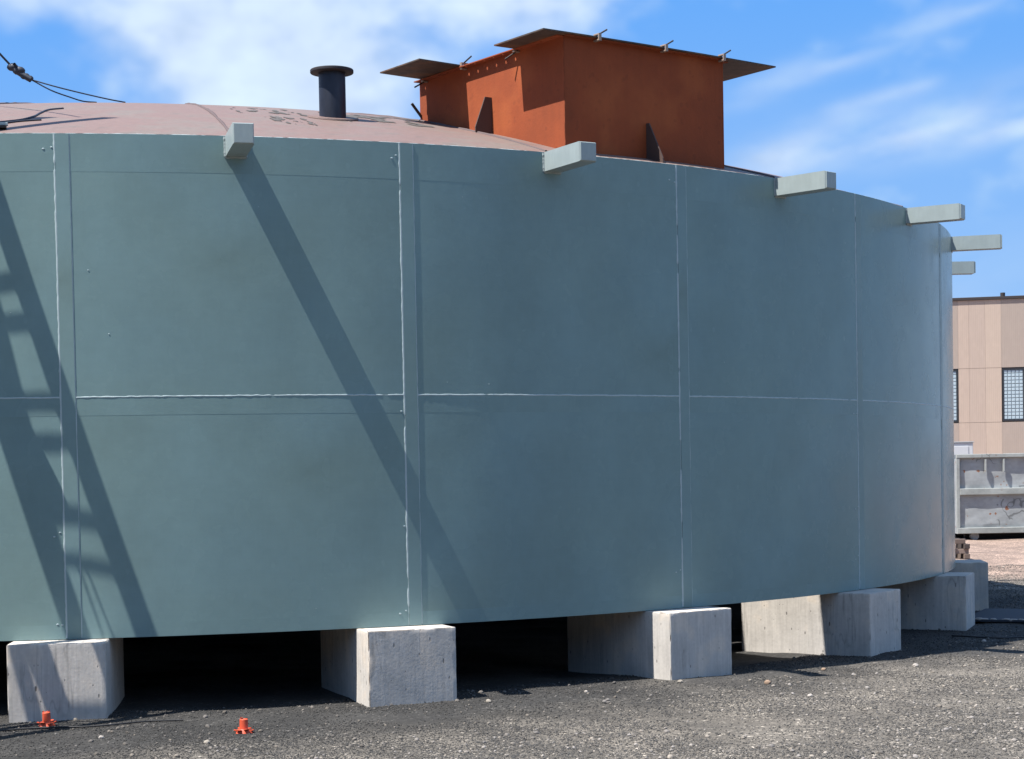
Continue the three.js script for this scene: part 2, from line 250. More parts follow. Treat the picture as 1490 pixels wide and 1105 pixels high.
{
  const lows = [0, 1, 2].map((q) => sheet(R, 0.012, half, DA - half, 0, MID - 0.001, 30, 12, q * 0.83, 0.0003, q + 1, true));
  const ups = [0, 1, 2].map((q) => sheet(R, 0.012, half, DA - half, MID + 0.001, T, 30, 12, q * 0.57 + 0.3, 0.0003, q + 5, true));
  const inner = [[0, MID - 0.001], [MID + 0.001, T]].map(([a, b]) => sheet(R - 0.012, 0.002, half, DA - half, a, b, 30, 1));
  const strip = [0, 1].map((q) => sheet(R + 0.0042, 0.0092, 0.0, 0.575, 0.002, T - 0.002, 2, 14, q * 0.4, 0.0));
  const topBand = sheet(R + 0.0005, 0.0025, 0.6, DA - 0.03, T - 0.275, T - 0.001, 30, 2, 0.2), footBand = sheet(R + 0.0005, 0.0025, 0.6, DA - 0.03, 0.001, 0.105, 30, 2, 0.9), midBand = sheet(R + 0.0005, 0.0025, 0.6, DA - 0.03, MID - 0.135, MID - 0.004, 30, 2, 1.3);
  const vbead = [0, 1, 2].map((q) => beadGeo((t) => [[R * Math.sin(-0.03 * D2R), mix(0.01, T - 0.005, t), R * Math.cos(0)], [0, 0, 1], [-1, 0, 0]].map((p, i) => (i === 0 ? [p[0], p[1], R + 0.001] : p)), 220, 0.0085, q + 1, [0.12, 0.3, 0.2][q]));
  const ebead = beadGeo((t) => { const a = 0.585 * D2R, r = R + 0.001; return [[r * Math.sin(a), mix(0.01, T - 0.005, t), r * Math.cos(a)], [0, 0, 1], [-1, 0, 0]]; }, 160, 0.0045, 9, 0.1);
  const hbead = [0, 1].map((q) => beadGeo((t) => { const a = mix(0.6, DA - 0.05, t) * D2R, r = R + 0.001; return [[r * Math.sin(a), MID, r * Math.cos(a)], [Math.sin(a), 0, Math.cos(a)], [0, 1, 0]]; }, 160, 0.0054, q + 20, 0.08));
  const rimBead = beadGeo((t) => { const a = mix(0, DA, t) * D2R, r = R - 0.013; return [[r * Math.sin(a), T - 0.001, r * Math.cos(a)], [0, 1, 0], [Math.sin(a), 0, Math.cos(a)]]; }, 120, 0.01, 33, 0, 0.5);
  for (let k = 0; k < 24; k++) {
    const ang = (SEAM0 + DA * k) * D2R, put = (name, g, m) => { const o = part(tank, name, g, m); o.rotation.y = ang; return o; };
    part(put('lower_wall_plate', lows[(k * 2 + 1) % 3], M.paint), 'inner_face', inner[0], M.bare); part(put('upper_wall_plate', ups[(k + 2) % 3], M.paint), 'inner_face', inner[1], M.bare);
    put('batten_strip', strip[k % 2], M.paintPlain); put('top_band', topBand, M.paint); put('foot_band', footBand, M.paint); put('middle_band', midBand, M.paint);
    put('vertical_weld', vbead[k % 3], M.bead); put('batten_weld', ebead, M.bead); put('horizontal_weld', hbead[k % 2], M.bead); put('rim_weld', rimBead, M.bead);
  }
  // spatter and lifting-lug stubs left on the plates: pairs beside the seams
  const r = rng(91), blob = [];
  const at = (a, y, s) => { const g = new THREE.IcosahedronGeometry(s, 1); g.scale(1.1, 0.7, 0.22); g.rotateY(a * D2R); g.translate((R + 0.002) * Math.sin(a * D2R), y, (R + 0.002) * Math.cos(a * D2R)); blob.push(g); };
  for (let k = -1; k < 5; k++) { const s = SEAM0 + DA * k; for (const y of [0.76, 1.62, 3.54, 0.3, 0.1]) if (r() < 0.75) { at(s - 0.12 - 0.1 * r(), y + 0.05 * (r() - 0.5), 0.008); if (r() < 0.7) at(s - 0.4 - 0.1 * r(), y + 0.03 * (r() - 0.5), 0.009); } for (let i = 0; i < 4; i++) at(s + 1 + 13 * r(), 0.15 + 3.3 * r(), 0.003 + 0.003 * r()); }
  const sp = part(tank, 'weld_spatter', mergeGeometries(blob), M.bead); sp.userData.kind = 'stuff';
}
// roof: one plate per bay, meeting above the stub beams; the plate under the hatch has an opening
const HATCH = 36.5, hs = Math.sin(HATCH * D2R), hc = Math.cos(HATCH * D2R);
const hatchLocal = (x, z) => [x * hc - z * hs, x * hs + z * hc];   // tank-local x, z -> across, outward in the hatch's frame
function roofPlate(a0, a1, na, nr, hole, uo, th = 0.01) {
  const P = [], U = [], I = []; const r0 = 0.35, r1 = R - 0.008;
  for (let j = 0; j <= nr; j++) for (let i = 0; i <= na; i++) { const a = mix(a0, a1, i / na) * D2R, r = mix(r0, r1, j / nr), x = r * Math.sin(a), z = r * Math.cos(a); const wob = (fb2(x * 0.9 + 20, z * 0.9 + 20, 2) - 0.5) * 0.012 * step(R, R - 0.8, r); P.push(x, T + roofZ(r) + wob, z); U.push(x + uo, z + uo); }
  for (let j = 0; j < nr; j++) for (let i = 0; i < na; i++) {
    if (hole) { const a = mix(a0, a1, (i + 0.5) / na) * D2R, r = mix(r0, r1, (j + 0.5) / nr), [u, v] = hatchLocal(r * Math.sin(a), r * Math.cos(a)); if (u > -0.87 && u < 0.81 && v > 7.43 && v < 9.43) continue; }
    const k = j * (na + 1) + i, l = k + na + 1; I.push(k, l, k + 1, l, l + 1, k + 1);
  }
  const g = new THREE.BufferGeometry(); g.setAttribute('position', new THREE.Float32BufferAttribute(P, 3)); g.setAttribute('uv', new THREE.Float32BufferAttribute(U, 2)); g.setIndex(I); g.computeVertexNormals();
  const lo = g.clone(); lo.translate(0, -th, 0); { const ix = Array.from(lo.index.array); for (let i = 0; i < ix.length; i += 3) { const t = ix[i]; ix[i] = ix[i + 1]; ix[i + 1] = t; } lo.setIndex(ix); lo.computeVertexNormals(); }
  return mergeGeometries([g, lo]);
}
const BAY0 = SEAM0 + 7.5;                                       // angle of a beam and roof joint
for (let k = 0; k < 24; k++) {
  const a0 = BAY0 + DA * k, hole = k === 1;
  part(tank, 'roof_plate', roofPlate(a0 + 0.01, a0 + DA - 0.01, hole ? 150 : 14, hole ? 260 : 40, hole, k * 0.37), M.roof);
  const g = beadGeo((t) => { const a = a0 * D2R, r = mix(0.5, R - 0.05, t), p = [r * Math.sin(a), T + roofZ(r) + (fb2(r * Math.sin(a) * 0.9 + 20, r * Math.cos(a) * 0.9 + 20, 2) - 0.5) * 0.012 * step(R, R - 0.8, r), r * Math.cos(a)]; return [p, [0, 1, 0], [Math.cos(a), 0, -Math.sin(a)]]; }, 110, 0.014, k + 60, 0.15, 0.9);
  part(tank, 'roof_seam', g, M.roofSeam);
}
{ // crown plate
  const g = new THREE.CylinderGeometry(0.5, 0.5, 0.02, 32); g.translate(0, T + roofZ(0) + 0.005, 0); part(tank, 'crown_plate', g, M.roof);
  // primer that has flaked off in ragged streaks across the roof
  const P = [], add = (aA, aB, rA, rB, thr, seed) => {
    const N = 240, Q = 60;
    for (let i = 0; i < N; i++) for (let j = 0; j < Q; j++) {
      const u = (i + 0.5) / N, v = (j + 0.5) / Q, e = Math.sin(Math.PI * u) ** 0.5 * Math.sin(Math.PI * v) ** 0.5, n = fb2(u * 9 + seed, v * 5 + seed, 5);
      if (n < 0.64 - thr * 1.7 * e) continue;
      const c = (s, t) => { const a = mix(aA, aB, s) * D2R, r = mix(rA, rB, t), x = r * Math.sin(a), z = r * Math.cos(a); return [x, T + roofZ(r) + (fb2(x * 0.9 + 20, z * 0.9 + 20, 2) - 0.5) * 0.012 + 0.004, z]; };
      const a = c(i / N, j / Q), b = c((i + 1) / N, j / Q), d = c((i + 1) / N, (j + 1) / Q), f = c(i / N, (j + 1) / Q); P.push(...a, ...f, ...b, ...b, ...f, ...d);
    }
  };
  add(16.2, 21.4, 7.0, 8.0, 0.07, 3); add(17.2, 19.6, 8.2, 8.9, 0.06, 14); add(22.2, 28.3, 7.0, 8.35, 0.09, 22); add(28.0, 30.6, 7.0, 7.9, 0.08, 35); add(42.6, 45.5, 8.6, 9.5, 0.1, 47);
  const pg = new THREE.BufferGeometry(); pg.setAttribute('position', new THREE.Float32BufferAttribute(P, 3)); pg.setAttribute('uv', new THREE.Float32BufferAttribute(new Float32Array(P.length / 3 * 2), 2)); pg.computeVertexNormals();
  const m = part(tank, 'flaked_primer', pg, M.peel, 'dark ragged streaks where the roof primer has flaked'); m.userData.kind = 'stuff';
}
// bottom plates; the one between the third and fourth block is not fitted yet, and daylight from the hatch falls through there
{
  const P = [], n = 10, U = [];
  for (let i = 0; i < n; i++) { const a = mix(half, DA - half, i / n) * D2R, b = mix(half, DA - half, (i + 1) / n) * D2R, q = R - 0.016, c = (r, t, y) => [r * Math.sin(t), y, r * Math.cos(t)]; for (const y of [0.006, 0.016]) { const f = [c(0.3, a, y), c(q, a, y), c(q, b, y), c(0.3, a, y), c(q, b, y), c(0.3, b, y)]; for (const v of f) { P.push(...v); U.push(v[0], v[2]); } } }
  const g = new THREE.BufferGeometry(); g.setAttribute('position', new THREE.Float32BufferAttribute(P, 3)); g.setAttribute('uv', new THREE.Float32BufferAttribute(U, 2)); g.computeVertexNormals();
  for (let k = 0; k < 24; k++) if (k !== 2) part(tank, 'bottom_plate', g, M.bare).rotation.y = (SEAM0 + DA * k) * D2R;
}
// square tube stubs sticking out at the rim
{
  const tubeG = bx(-0.075, 0.075, T - 0.152, T - 0.002, R - 0.03, R + 0.535, 0.012), cap = bx(-0.069, 0.069, T - 0.146, T - 0.008, R + 0.533, R + 0.543, 0.003);
  const loop = (sgn) => beadGeo((t) => [[sgn * 0.0765, mix(T - 0.155, T - 0.004, t), R + 0.002], [0, 0, 1], [sgn, 0, 0]], 24, 0.011, 5 + sgn, 0, 0.8), baseWeld = mergeGeometries([loop(-1), loop(1), beadGeo((t) => [[mix(-0.078, 0.078, t), T - 0.1545, R + 0.002], [0, 0, 1], [0, -1, 0]], 24, 0.011, 8, 0, 0.8)]);
  for (let k = 0; k < 24; k++) { const b = part(tank, 'stub_beam', tubeG, M.stub); b.rotation.y = (BAY0 + DA * k + 0.12) * D2R; part(b, 'end_cap', cap, M.stub); part(b, 'base_weld', baseWeld, M.stub); }
}
{ // vent pipe
  const [x, z] = [8.09 * Math.sin(21.64 * D2R), 8.09 * Math.cos(21.64 * D2R)], y = T + roofZ(8.09);
  const body = new THREE.LatheGeometry([[0.1, -0.05], [0.112, -0.05], [0.112, 0.372], [0.1, 0.372], [0.1, -0.05]].map((p) => new THREE.Vector2(...p)), 40);
  const p = part(tank, 'vent_pipe', body, M.darkPipe, 'short blue-black pipe stub with a wide rusty flange'); p.position.set(x, y, z);
  const fl = new THREE.LatheGeometry([[0.1, 0.374], [0.178, 0.374], [0.181, 0.378], [0.181, 0.397], [0.178, 0.401], [0.1, 0.401], [0.1, 0.374]].map((q) => new THREE.Vector2(...q)), 48); part(p, 'flange', fl, M.flange);
  const pad = new THREE.CylinderGeometry(0.21, 0.215, 0.012, 40); const pd = part(p, 'base_pad', pad, M.roof); pd.position.y = 0.006; pd.rotation.set(roofTilt(8.09) * Math.cos(21.64 * D2R), 0, -roofTilt(8.09) * Math.sin(21.64 * D2R));
}
function roofTilt(r) { return Math.atan(r / Math.sqrt(31.2 * 31.2 - r * r)); }

// ---------- the rusty hatch box on the roof ----------
{
  const Z0 = 8.43, y0 = RIM;                                     // local: x across, z outward from Z0, y above the rim
  const box = thing('hatch_box', 'rust-orange steel hatch box with two overhanging top plates on the tank roof', 'hatch', [CX + Z0 * hs, y0, CZ + Z0 * hc], HATCH * D2R);
  const X0 = -0.9, X1 = 0.84, ZN = 9.46 - Z0, ZF = 7.38 - Z0, TOP = 0.988, th = 0.012;
  const rz = (x, z) => roofZ(Math.hypot(x, z + Z0)) - 0.035;
  const side = (x0, x1) => { const s = new THREE.Shape(), x = (x0 + x1) / 2; s.moveTo(ZF, TOP); for (let i = 0; i <= 12; i++) { const z = mix(ZF, ZN, i / 12); s.lineTo(z, rz(x, z)); } s.lineTo(ZN, TOP); s.closePath(); const g = new THREE.ExtrudeGeometry(s, { depth: x1 - x0, bevelEnabled: false }); g.rotateY(-Math.PI / 2); g.translate(x1, 0, 0); return boxUV(g); };
  const face = (z0, z1) => { const s = new THREE.Shape(), z = (z0 + z1) / 2, a = X0 + th + 0.001, b = X1 - th - 0.001; s.moveTo(a, TOP); for (let i = 0; i <= 10; i++) { const x = mix(a, b, i / 10); s.lineTo(x, rz(x, z)); } s.lineTo(b, TOP); s.closePath(); const g = new THREE.ExtrudeGeometry(s, { depth: z1 - z0, bevelEnabled: false }); g.translate(0, 0, z0); return boxUV(g); };
  part(box, 'side_wall', side(X0, X0 + th), M.rust); part(box, 'side_wall', side(X1 - th, X1), M.rust);
  part(box, 'near_wall', face(ZN - th, ZN - 0.001), M.rust); part(box, 'far_wall', face(ZF + 0.001, ZF + th), M.rust);
  { const w = beadGeo((t) => [[X0 + 0.004, mix(rz(X0, ZN) + 0.03, TOP, t), ZN - 0.004], [-0.7, 0, 0.7], [0.7, 0, 0.7]], 60, 0.006, 71, 0, 1); part(box, 'corner_weld', w, M.rust); }
  // outward flange with bolt holes; the sun comes through the holes onto the wall
  const flange = (L, holesAt, w = 0.062) => { const s = new THREE.Shape(); s.moveTo(0, 0); s.lineTo(L, 0); s.lineTo(L, w); s.lineTo(0, w); s.closePath(); for (const q of holesAt) { const h = new THREE.Path(); h.absarc(q, w * 0.52, 0.0095, 0, Math.PI * 2, true); s.holes.push(h); } const g = new THREE.ExtrudeGeometry(s, { depth: 0.009, bevelEnabled: false, curveSegments: 10 }); g.rotateX(Math.PI / 2); return boxUV(g); };   // lies in x, z; thickness downwards
  const hl = []; for (let q = 0.09; q < 2.06; q += 0.134) hl.push(q);
  { const g = flange(ZN - ZF, hl); g.rotateY(-Math.PI / 2); g.translate(X0 - 0.0005, TOP + 0.0005, ZF); part(box, 'bolt_flange', g, M.rust); }
  { const g = flange(ZN - ZF, hl); g.rotateY(Math.PI / 2); g.translate(X1 + 0.0005, TOP + 0.0005, ZN); part(box, 'bolt_flange', g, M.rust); }
  { const g = flange(X1 - X0, hl.filter((q) => q < X1 - X0 - 0.05), 0.055); g.translate(X0, TOP + 0.0005, ZN + 0.0005); part(box, 'bolt_flange', g, M.rust); }
  // the two loose-looking plates across the top
  const plate = (x0, x1, z0, z1, y, tilt) => { const g = new THREE.BoxGeometry(x1 - x0, 0.011, z1 - z0, 12, 1, 4); g.translate((x0 + x1) / 2, y + 0.0055, (z0 + z1) / 2); const p = g.attributes.position; for (let i = 0; i < p.count; i++) p.setY(i, p.getY(i) + tilt * (p.getX(i) ** 2) - 0.0); const u = boxUV(g); u.computeVertexNormals(); return u; };
  part(box, 'top_plate', plate(-1.16, 1.4, 8.87 - Z0, 9.535 - Z0, TOP + 0.002, -0.004), M.millPlate); part(box, 'top_plate', plate(-1.375, 1.3, 7.47 - Z0, 8.09 - Z0, TOP + 0.002, 0.004), M.millPlate);
  // upright fins
  const fin = (pts) => { const s = new THREE.Shape(); pts.forEach(([a, b], i) => (i ? s.lineTo(a, b) : s.moveTo(a, b))); s.closePath(); const g = new THREE.ExtrudeGeometry(s, { depth: 0.012, bevelEnabled: false }); return g; };
  { const z = 8.46, b = roofZ(z) - 0.02, g = fin([[X0, b], [X0 - 0.175, b - 0.0], [X0 - 0.175, b + 0.045], [X0 - 0.07, b + 0.305], [X0 - 0.0, b + 0.305]]); g.translate(0, 0, z - Z0); part(box, 'gusset_fin', boxUV(g), M.finSteel); }
  { const x = -0.03, zz = 9.46, b = roofZ(zz + 0.1) - 0.02, g = fin([[ZN, b - 0.02], [ZN + 0.215, b - 0.06], [ZN + 0.2, b + 0.03], [ZN + 0.035, b + 0.34], [ZN, b + 0.34]]); g.rotateY(-Math.PI / 2); g.translate(x, 0, 0); part(box, 'gusset_fin', boxUV(g), M.finSteel); }
  // plate clamps: a small bent jaw hooked under the plate and flange with a bar through it
  const jaw = (() => { const s = new THREE.Shape(); [[-0.055, -0.032], [0.03, -0.032], [0.03, 0.038], [-0.055, 0.038], [-0.055, 0.026], [0.018, 0.026], [0.018, -0.02], [-0.055, -0.02]].forEach(([a, b], i) => (i ? s.lineTo(a, b) : s.moveTo(a, b))); s.closePath(); const g = new THREE.ExtrudeGeometry(s, { depth: 0.032, bevelEnabled: true, bevelThickness: 0.002, bevelSize: 0.002, bevelSegments: 1 }); g.translate(0, 0, -0.016); return boxUV(g); })();
  const barG = (() => { const g = new THREE.CylinderGeometry(0.0085, 0.0085, 0.16, 8); g.rotateZ(-1.05); g.translate(0.045, 0.055, 0); return g; })();
  const put = (x, z, turn, barTurn, flip) => { const j = part(box, 'plate_clamp', jaw, M.clamp); j.position.set(x, TOP + 0.002, z); j.rotation.y = turn; j.scale.setScalar(0.8); const b = part(j, 'clamp_bar', barG, M.clampBar); b.rotation.y = barTurn; if (flip) b.rotation.x = Math.PI; };
  put(-0.6, 9.535 - Z0, -Math.PI / 2, Math.PI / 2); put(0.115, 9.535 - Z0, -Math.PI / 2, Math.PI / 2); put(0.77, 9.535 - Z0, -Math.PI / 2, Math.PI / 2);
  put(-0.93, 8.1 - Z0, Math.PI, 1.9); put(-0.93, 7.5 - Z0, Math.PI, 0.3, true); put(-0.93, 8.86 - Z0, Math.PI, 0.9, true);
  { const g = new THREE.CylinderGeometry(0.013, 0.013, 0.15, 8); g.rotateZ(0.75); g.translate(X0 - 0.05, roofZ(7.5) + 0.1, ZF + 0.02); part(box, 'lug_rod', g, M.clampBar); }
}

// ---------- concrete blocks under the tank ----------
{
  const names = ['leftmost concrete block under the tank, with a leaning frame shadow across its face', 'second concrete block from the left, pale sunlit side strip and streaked front', 'third concrete block from the left, sunlit side strip and stained front', 'fourth concrete block from the left, standing corner-on with a sunlit inner end', 'fifth concrete block from the left, shaded by the tank near its right edge', 'farthest right concrete block, half hidden behind the fifth one'];
  const list = [[-8.1, null], [6.65, 0], [21.5, 1], [36.52, 2], [51.5, 3], [66.9, 4], [81.8, 5], [96.9, null]];
  list.forEach(([a, q], i) => {
    if (q === null) return;
    const w = 0.69, h = BASE - 0.004, L = 1.31, g = new THREE.BoxGeometry(w, h + 0.08, L, 26, 24, 40), p = g.attributes.position, r = rng(300 + i);
    const so = r() * 40, hw = w / 2, hh = (h + 0.08) / 2, hl = L / 2;
    for (let k = 0; k < p.count; k++) {
      let x = p.getX(k), y = p.getY(k), z = p.getZ(k); const pull = (v, h, n) => { const e = Math.abs(v) / h, last = 1 - 2 / n; return e > 0.999 ? v : v * (1 - 0.007 / h) / last; }; x = pull(x, hw, 26); y = pull(y, hh, 24); z = pull(z, hl, 40);
      const ex = Math.abs(x) / hw, ey = y / hh, ez = Math.abs(z) / hl, near = (e, s) => step(1 - s, 1, e);
      const chipA = 0.002 + 0.05 * Math.pow(clamp(fb2((y + so) * 13, (z + x) * 13, 3) - 0.35), 2) * 2, chipB = 0.002 + 0.06 * Math.pow(clamp(fb2((x + so) * 13, (z - y) * 13, 3) - 0.35), 2) * 2;
      if (ex > 0.999 && ez > 0.999) { x -= Math.sign(x) * chipA; z -= Math.sign(z) * chipA; }
      if (ey > 0.999 && ez > 0.999) { y -= chipB * 0.8; z -= Math.sign(z) * chipB * 0.6; }
      if (ey > 0.999 && ex > 0.999) { y -= chipB * 0.7; x -= Math.sign(x) * chipB * 0.7; }
      const f = (fb2((x + y) * 4 + so, (z - y) * 4 + so, 3) - 0.5) * 0.003; if (ex > 0.999) x += f; if (ez > 0.999) z += f;
      p.setXYZ(k, x, y, z);
    }
    g.translate(0, hh - 0.08, 0); let b = boxUV(g); { const u = b.attributes.uv; for (let k = 0; k < u.count; k++) u.setXY(k, u.getX(k) + so * 0.13, u.getY(k) + 0.08 + (so % 1) * 0.4); } b = toCreasedNormals(b, 0.6);
    const [x, z] = polar(a, 10.0 - L / 2 - 0.02 + (q === 5 ? 0.1 : 0)), o = new THREE.Mesh(b, M.concrete[i % 3]); o.name = numbered('concrete_block'); o.castShadow = o.receiveShadow = true; o.position.set(x, 0, z); o.rotation.y = (a + [0, 0.2, 1.2, 3.2, 1.5, 0.8][q]) * D2R;
    o.userData = { label: names[q], category: 'concrete block', group: 'concrete blocks carrying the tank' }; scene.add(o);
  });
}

// ---------- lattice mast outside the frame, whose shadow falls on the tank ----------
{
  const Y = 1.735;                                              // each point of the mast stands up-sun of its shadow on the wall
  const slant = V(-0.308, 1, 0.04), reach = (q) => 4.6 - 0.63 * (q + 1.12);
  const on = (b, q) => V(b[0], -1.12 + Y, b[1]).addScaledVector(slant, q + 1.12).addScaledVector(S, reach(q));
  const RC = [-2.703, -13.262], LC = [-3.18, -13.19], MC = [-2.9415, -13.226];
  const qOf = (y) => (y - Y - 0.891 * (4.6 - 0.63 * 1.12)) / (1 - 0.891 * 0.63);    // shadow height for a mast height above the ground
  const foot = on(MC, qOf(0));
  const mast = thing('lattice_mast', 'leaning steel lattice mast beside the tank, out of view on the left', 'mast', [foot.x, gh(foot.x, foot.z), foot.z]);
  const rel = (v) => [v.x - foot.x, v.y - gh(foot.x, foot.z), v.z - foot.z];
  for (const [c, w] of [[RC, 0.125], [LC, 0.15]]) part(mast, 'chord', bar(rel(on(c, qOf(0.05))), rel(on(c, qOf(9))), w, 0.01), M.boom);
  const wallQ = (py) => mix(1.145, -1.12, (py - 467) / (920 - 467));                // photo row on the wall -> height there
  const rows = [-60, 118, 230, 300, 405, 467, 588, 650, 762, 830]; for (let y = 1010; y < 2800; y += 120) rows.push(y);
  for (const py of rows) { const q = wallQ(py), a = on(MC, q + 0.03).add(V(-0.24, 0, 0.031)), b = on(MC, q - 0.03).add(V(0.24, 0, -0.031)); part(mast, 'batten_plate', bar(rel(a), rel(b), py === 830 ? 0.1 : 0.13, 0.006), M.boom); }
  part(mast, 'foot_plate', bx(-0.5, 0.5, 0, 0.06, -0.25, 0.25), M.boom);
  for (const e of [-1, 1]) part(mast, 'back_stay', bar(rel(on(MC, qOf(6))), [-3.4 + e * 0.1, 0.03, 0.6 + e * 1.5], 0.05, 0.05), M.boom);
  for (const e of [0, 1]) part(mast, 'hose', tube([[0.0 + e * 0.05, 835], [0.0 + e * 0.06, 900], [0.0 + e * 0.1, 1020]].map(([dx, py]) => rel(on(MC, wallQ(py)).add(V(dx - 0.06, 0, (dx - 0.06) * -0.13)))), 0.006, 20, 6), M.blackRubber);
  // sling from the mast head down to the roof
  const tip = on(MC, qOf(9));
  const sl = thing('wire_sling', 'dark wire sling with shackle running from upper left down to the roof crest', 'sling', [-4.45, 5.25, -17]);
  const o = V(-4.45, 5.25, -17), px = (x, y, d) => { const e = V((x - 745) / 2643.5, -(y - 767) / 2643.5, -1).applyEuler(camera.rotation); return e.multiplyScalar(d / -e.z).add(camera.position).sub(o).toArray(); };
  const hookA = px(15, 95, 16.6), hookB = px(45, 116, 16.6);
  const tv = tip.clone().sub(o);
  part(sl, 'lifting_wire', tube([hookA, px(0, 79, 16.55), px(-60, 10, 16.3), px(-240, -260, 15.2), tv.toArray()], 0.011, 60, 6), M.wire);
  part(sl, 'sling_leg', tube([hookB, px(75, 132, 16.62), px(100, 141, 16.68), px(119, 147, 16.75), px(140, 149, 16.9)], 0.0065, 40, 5), M.wire);
  part(sl, 'sling_leg', tube([hookB, px(80, 126, 16.62), px(120, 136, 16.7), px(160, 145, 16.8), px(182, 149, 16.9)], 0.0065, 40, 5), M.wire);
  const sh = [tube([hookA, px(25, 104, 16.6), hookB], 0.028, 14, 8)]; for (const [a, b, rr] of [[18, 98, 0.045], [27, 103, 0.05], [36, 111, 0.038], [42, 114, 0.034]]) { const g = new THREE.IcosahedronGeometry(rr, 1); g.scale(1.2, 0.8, 0.7); g.translate(...px(a, b, 16.6)); const gi = g; gi.setIndex([...Array(gi.attributes.position.count).keys()]); sh.push(gi); }
  sh.push(tube([px(20, 100, 16.6), px(22, 95, 16.58), px(20, 93, 16.56)], 0.014, 8, 6)); part(sl, 'shackle', mergeGeometries(sh), M.wire);
  // rope lying on the roof at the left edge
  const rp = (a, r) => { const [x, z] = polar(a, r); return [x - CX, roofZ(r) + 0.006, z - CZ]; };
  const rope = thing('roof_rope', 'dark rope lying in a fork on the pink roof near the left edge', 'rope', [CX, RIM, CZ]);
  part(rope, 'strand', tube([rp(2.2, 8.95), rp(3.6, 9.12), rp(4.6, 9.0), rp(5.1, 8.75), rp(5.15, 8.4), rp(5.3, 8.05), rp(5.9, 7.9)], 0.008, 50, 6), M.wire);
  part(rope, 'strand', tube([rp(3.0, 9.35), rp(4.0, 9.22), rp(4.9, 9.04), rp(5.75, 8.96)], 0.008, 30, 6), M.wire);
  const cl = thing('rope_cleat', 'small pale metal cleat at the roof rim by the left edge', 'cleat', [CX, RIM, CZ]);
  { const [x, y, z] = rp(4.2, 9.52); const g = bx(-0.11, 0.09, 0, 0.022, -0.03, 0.03, 0.004); g.rotateY(0.2); g.translate(x, y + 0.004, z); part(cl, 'bar', g, M.clampBar); const h = bx(0.02, 0.1, 0.022, 0.045, -0.02, 0.02, 0.004); h.rotateY(0.2); h.translate(x, y + 0.004, z); part(cl, 'latch', h, M.bead); }
}

// ---------- orange marker caps ----------
function markerCap(label, x, z, turn, lean) {
  const o = thing('marker_cap', label, 'marker', [x, gh(x, z) - 0.012, z], turn, 'orange plastic marker caps'); o.rotation.z = lean; o.scale.setScalar(0.84);
  const stem = new THREE.LatheGeometry([[0.0, 0.118], [0.022, 0.12], [0.03, 0.128], [0.0335, 0.12], [0.034, 0.05], [0.04, 0.044], [0.044, 0.04], [0.046, 0.02], [0, 0.02]].map((p) => new THREE.Vector2(...p)), 20); part(o, 'stem', stem, M.orange);
  const skirt = new THREE.CylinderGeometry(0.055, 0.075, 0.028, 6); skirt.translate(0, 0.03, 0); part(o, 'collar', skirt, M.orange);
  for (let k = 0; k < 6; k++) { const s = new THREE.Shape(); [[-0.02, 0.05], [0.02, 0.05], [0.026, 0.074], [0.01, 0.084], [-0.022, 0.078]].forEach(([a, b], i) => (i ? s.lineTo(a, b) : s.moveTo(a, b))); s.closePath(); const g = new THREE.ExtrudeGeometry(s, { depth: 0.006, bevelEnabled: false }); g.rotateX(-Math.PI / 2 + 0.18 + (k % 3) * 0.09); g.rotateY(k * Math.PI / 3 + 0.3); g.rotateY(Math.PI); g.translate(0, 0.022, 0); part(o, 'tab', boxUV(g), M.orange); }
  const r = rng(turn * 99 + 5); for (let k = 0; k < 4; k++) { const a = r() * 6.28; part(o, 'spike', tube([[0.02 * Math.cos(a), 0.118, 0.02 * Math.sin(a)], [0.03 * Math.cos(a), 0.134 + 0.008 * r(), 0.03 * Math.sin(a)]], 0.004, 3, 5), M.orange); }
}
markerCap('orange plastic marker cap at the foot of the leftmost concrete block', -3.27, -12.62, 0.4, 0.02);
markerCap('orange plastic marker cap standing alone on the gravel between two blocks', -1.83, -12.17, 1.3, -0.03);

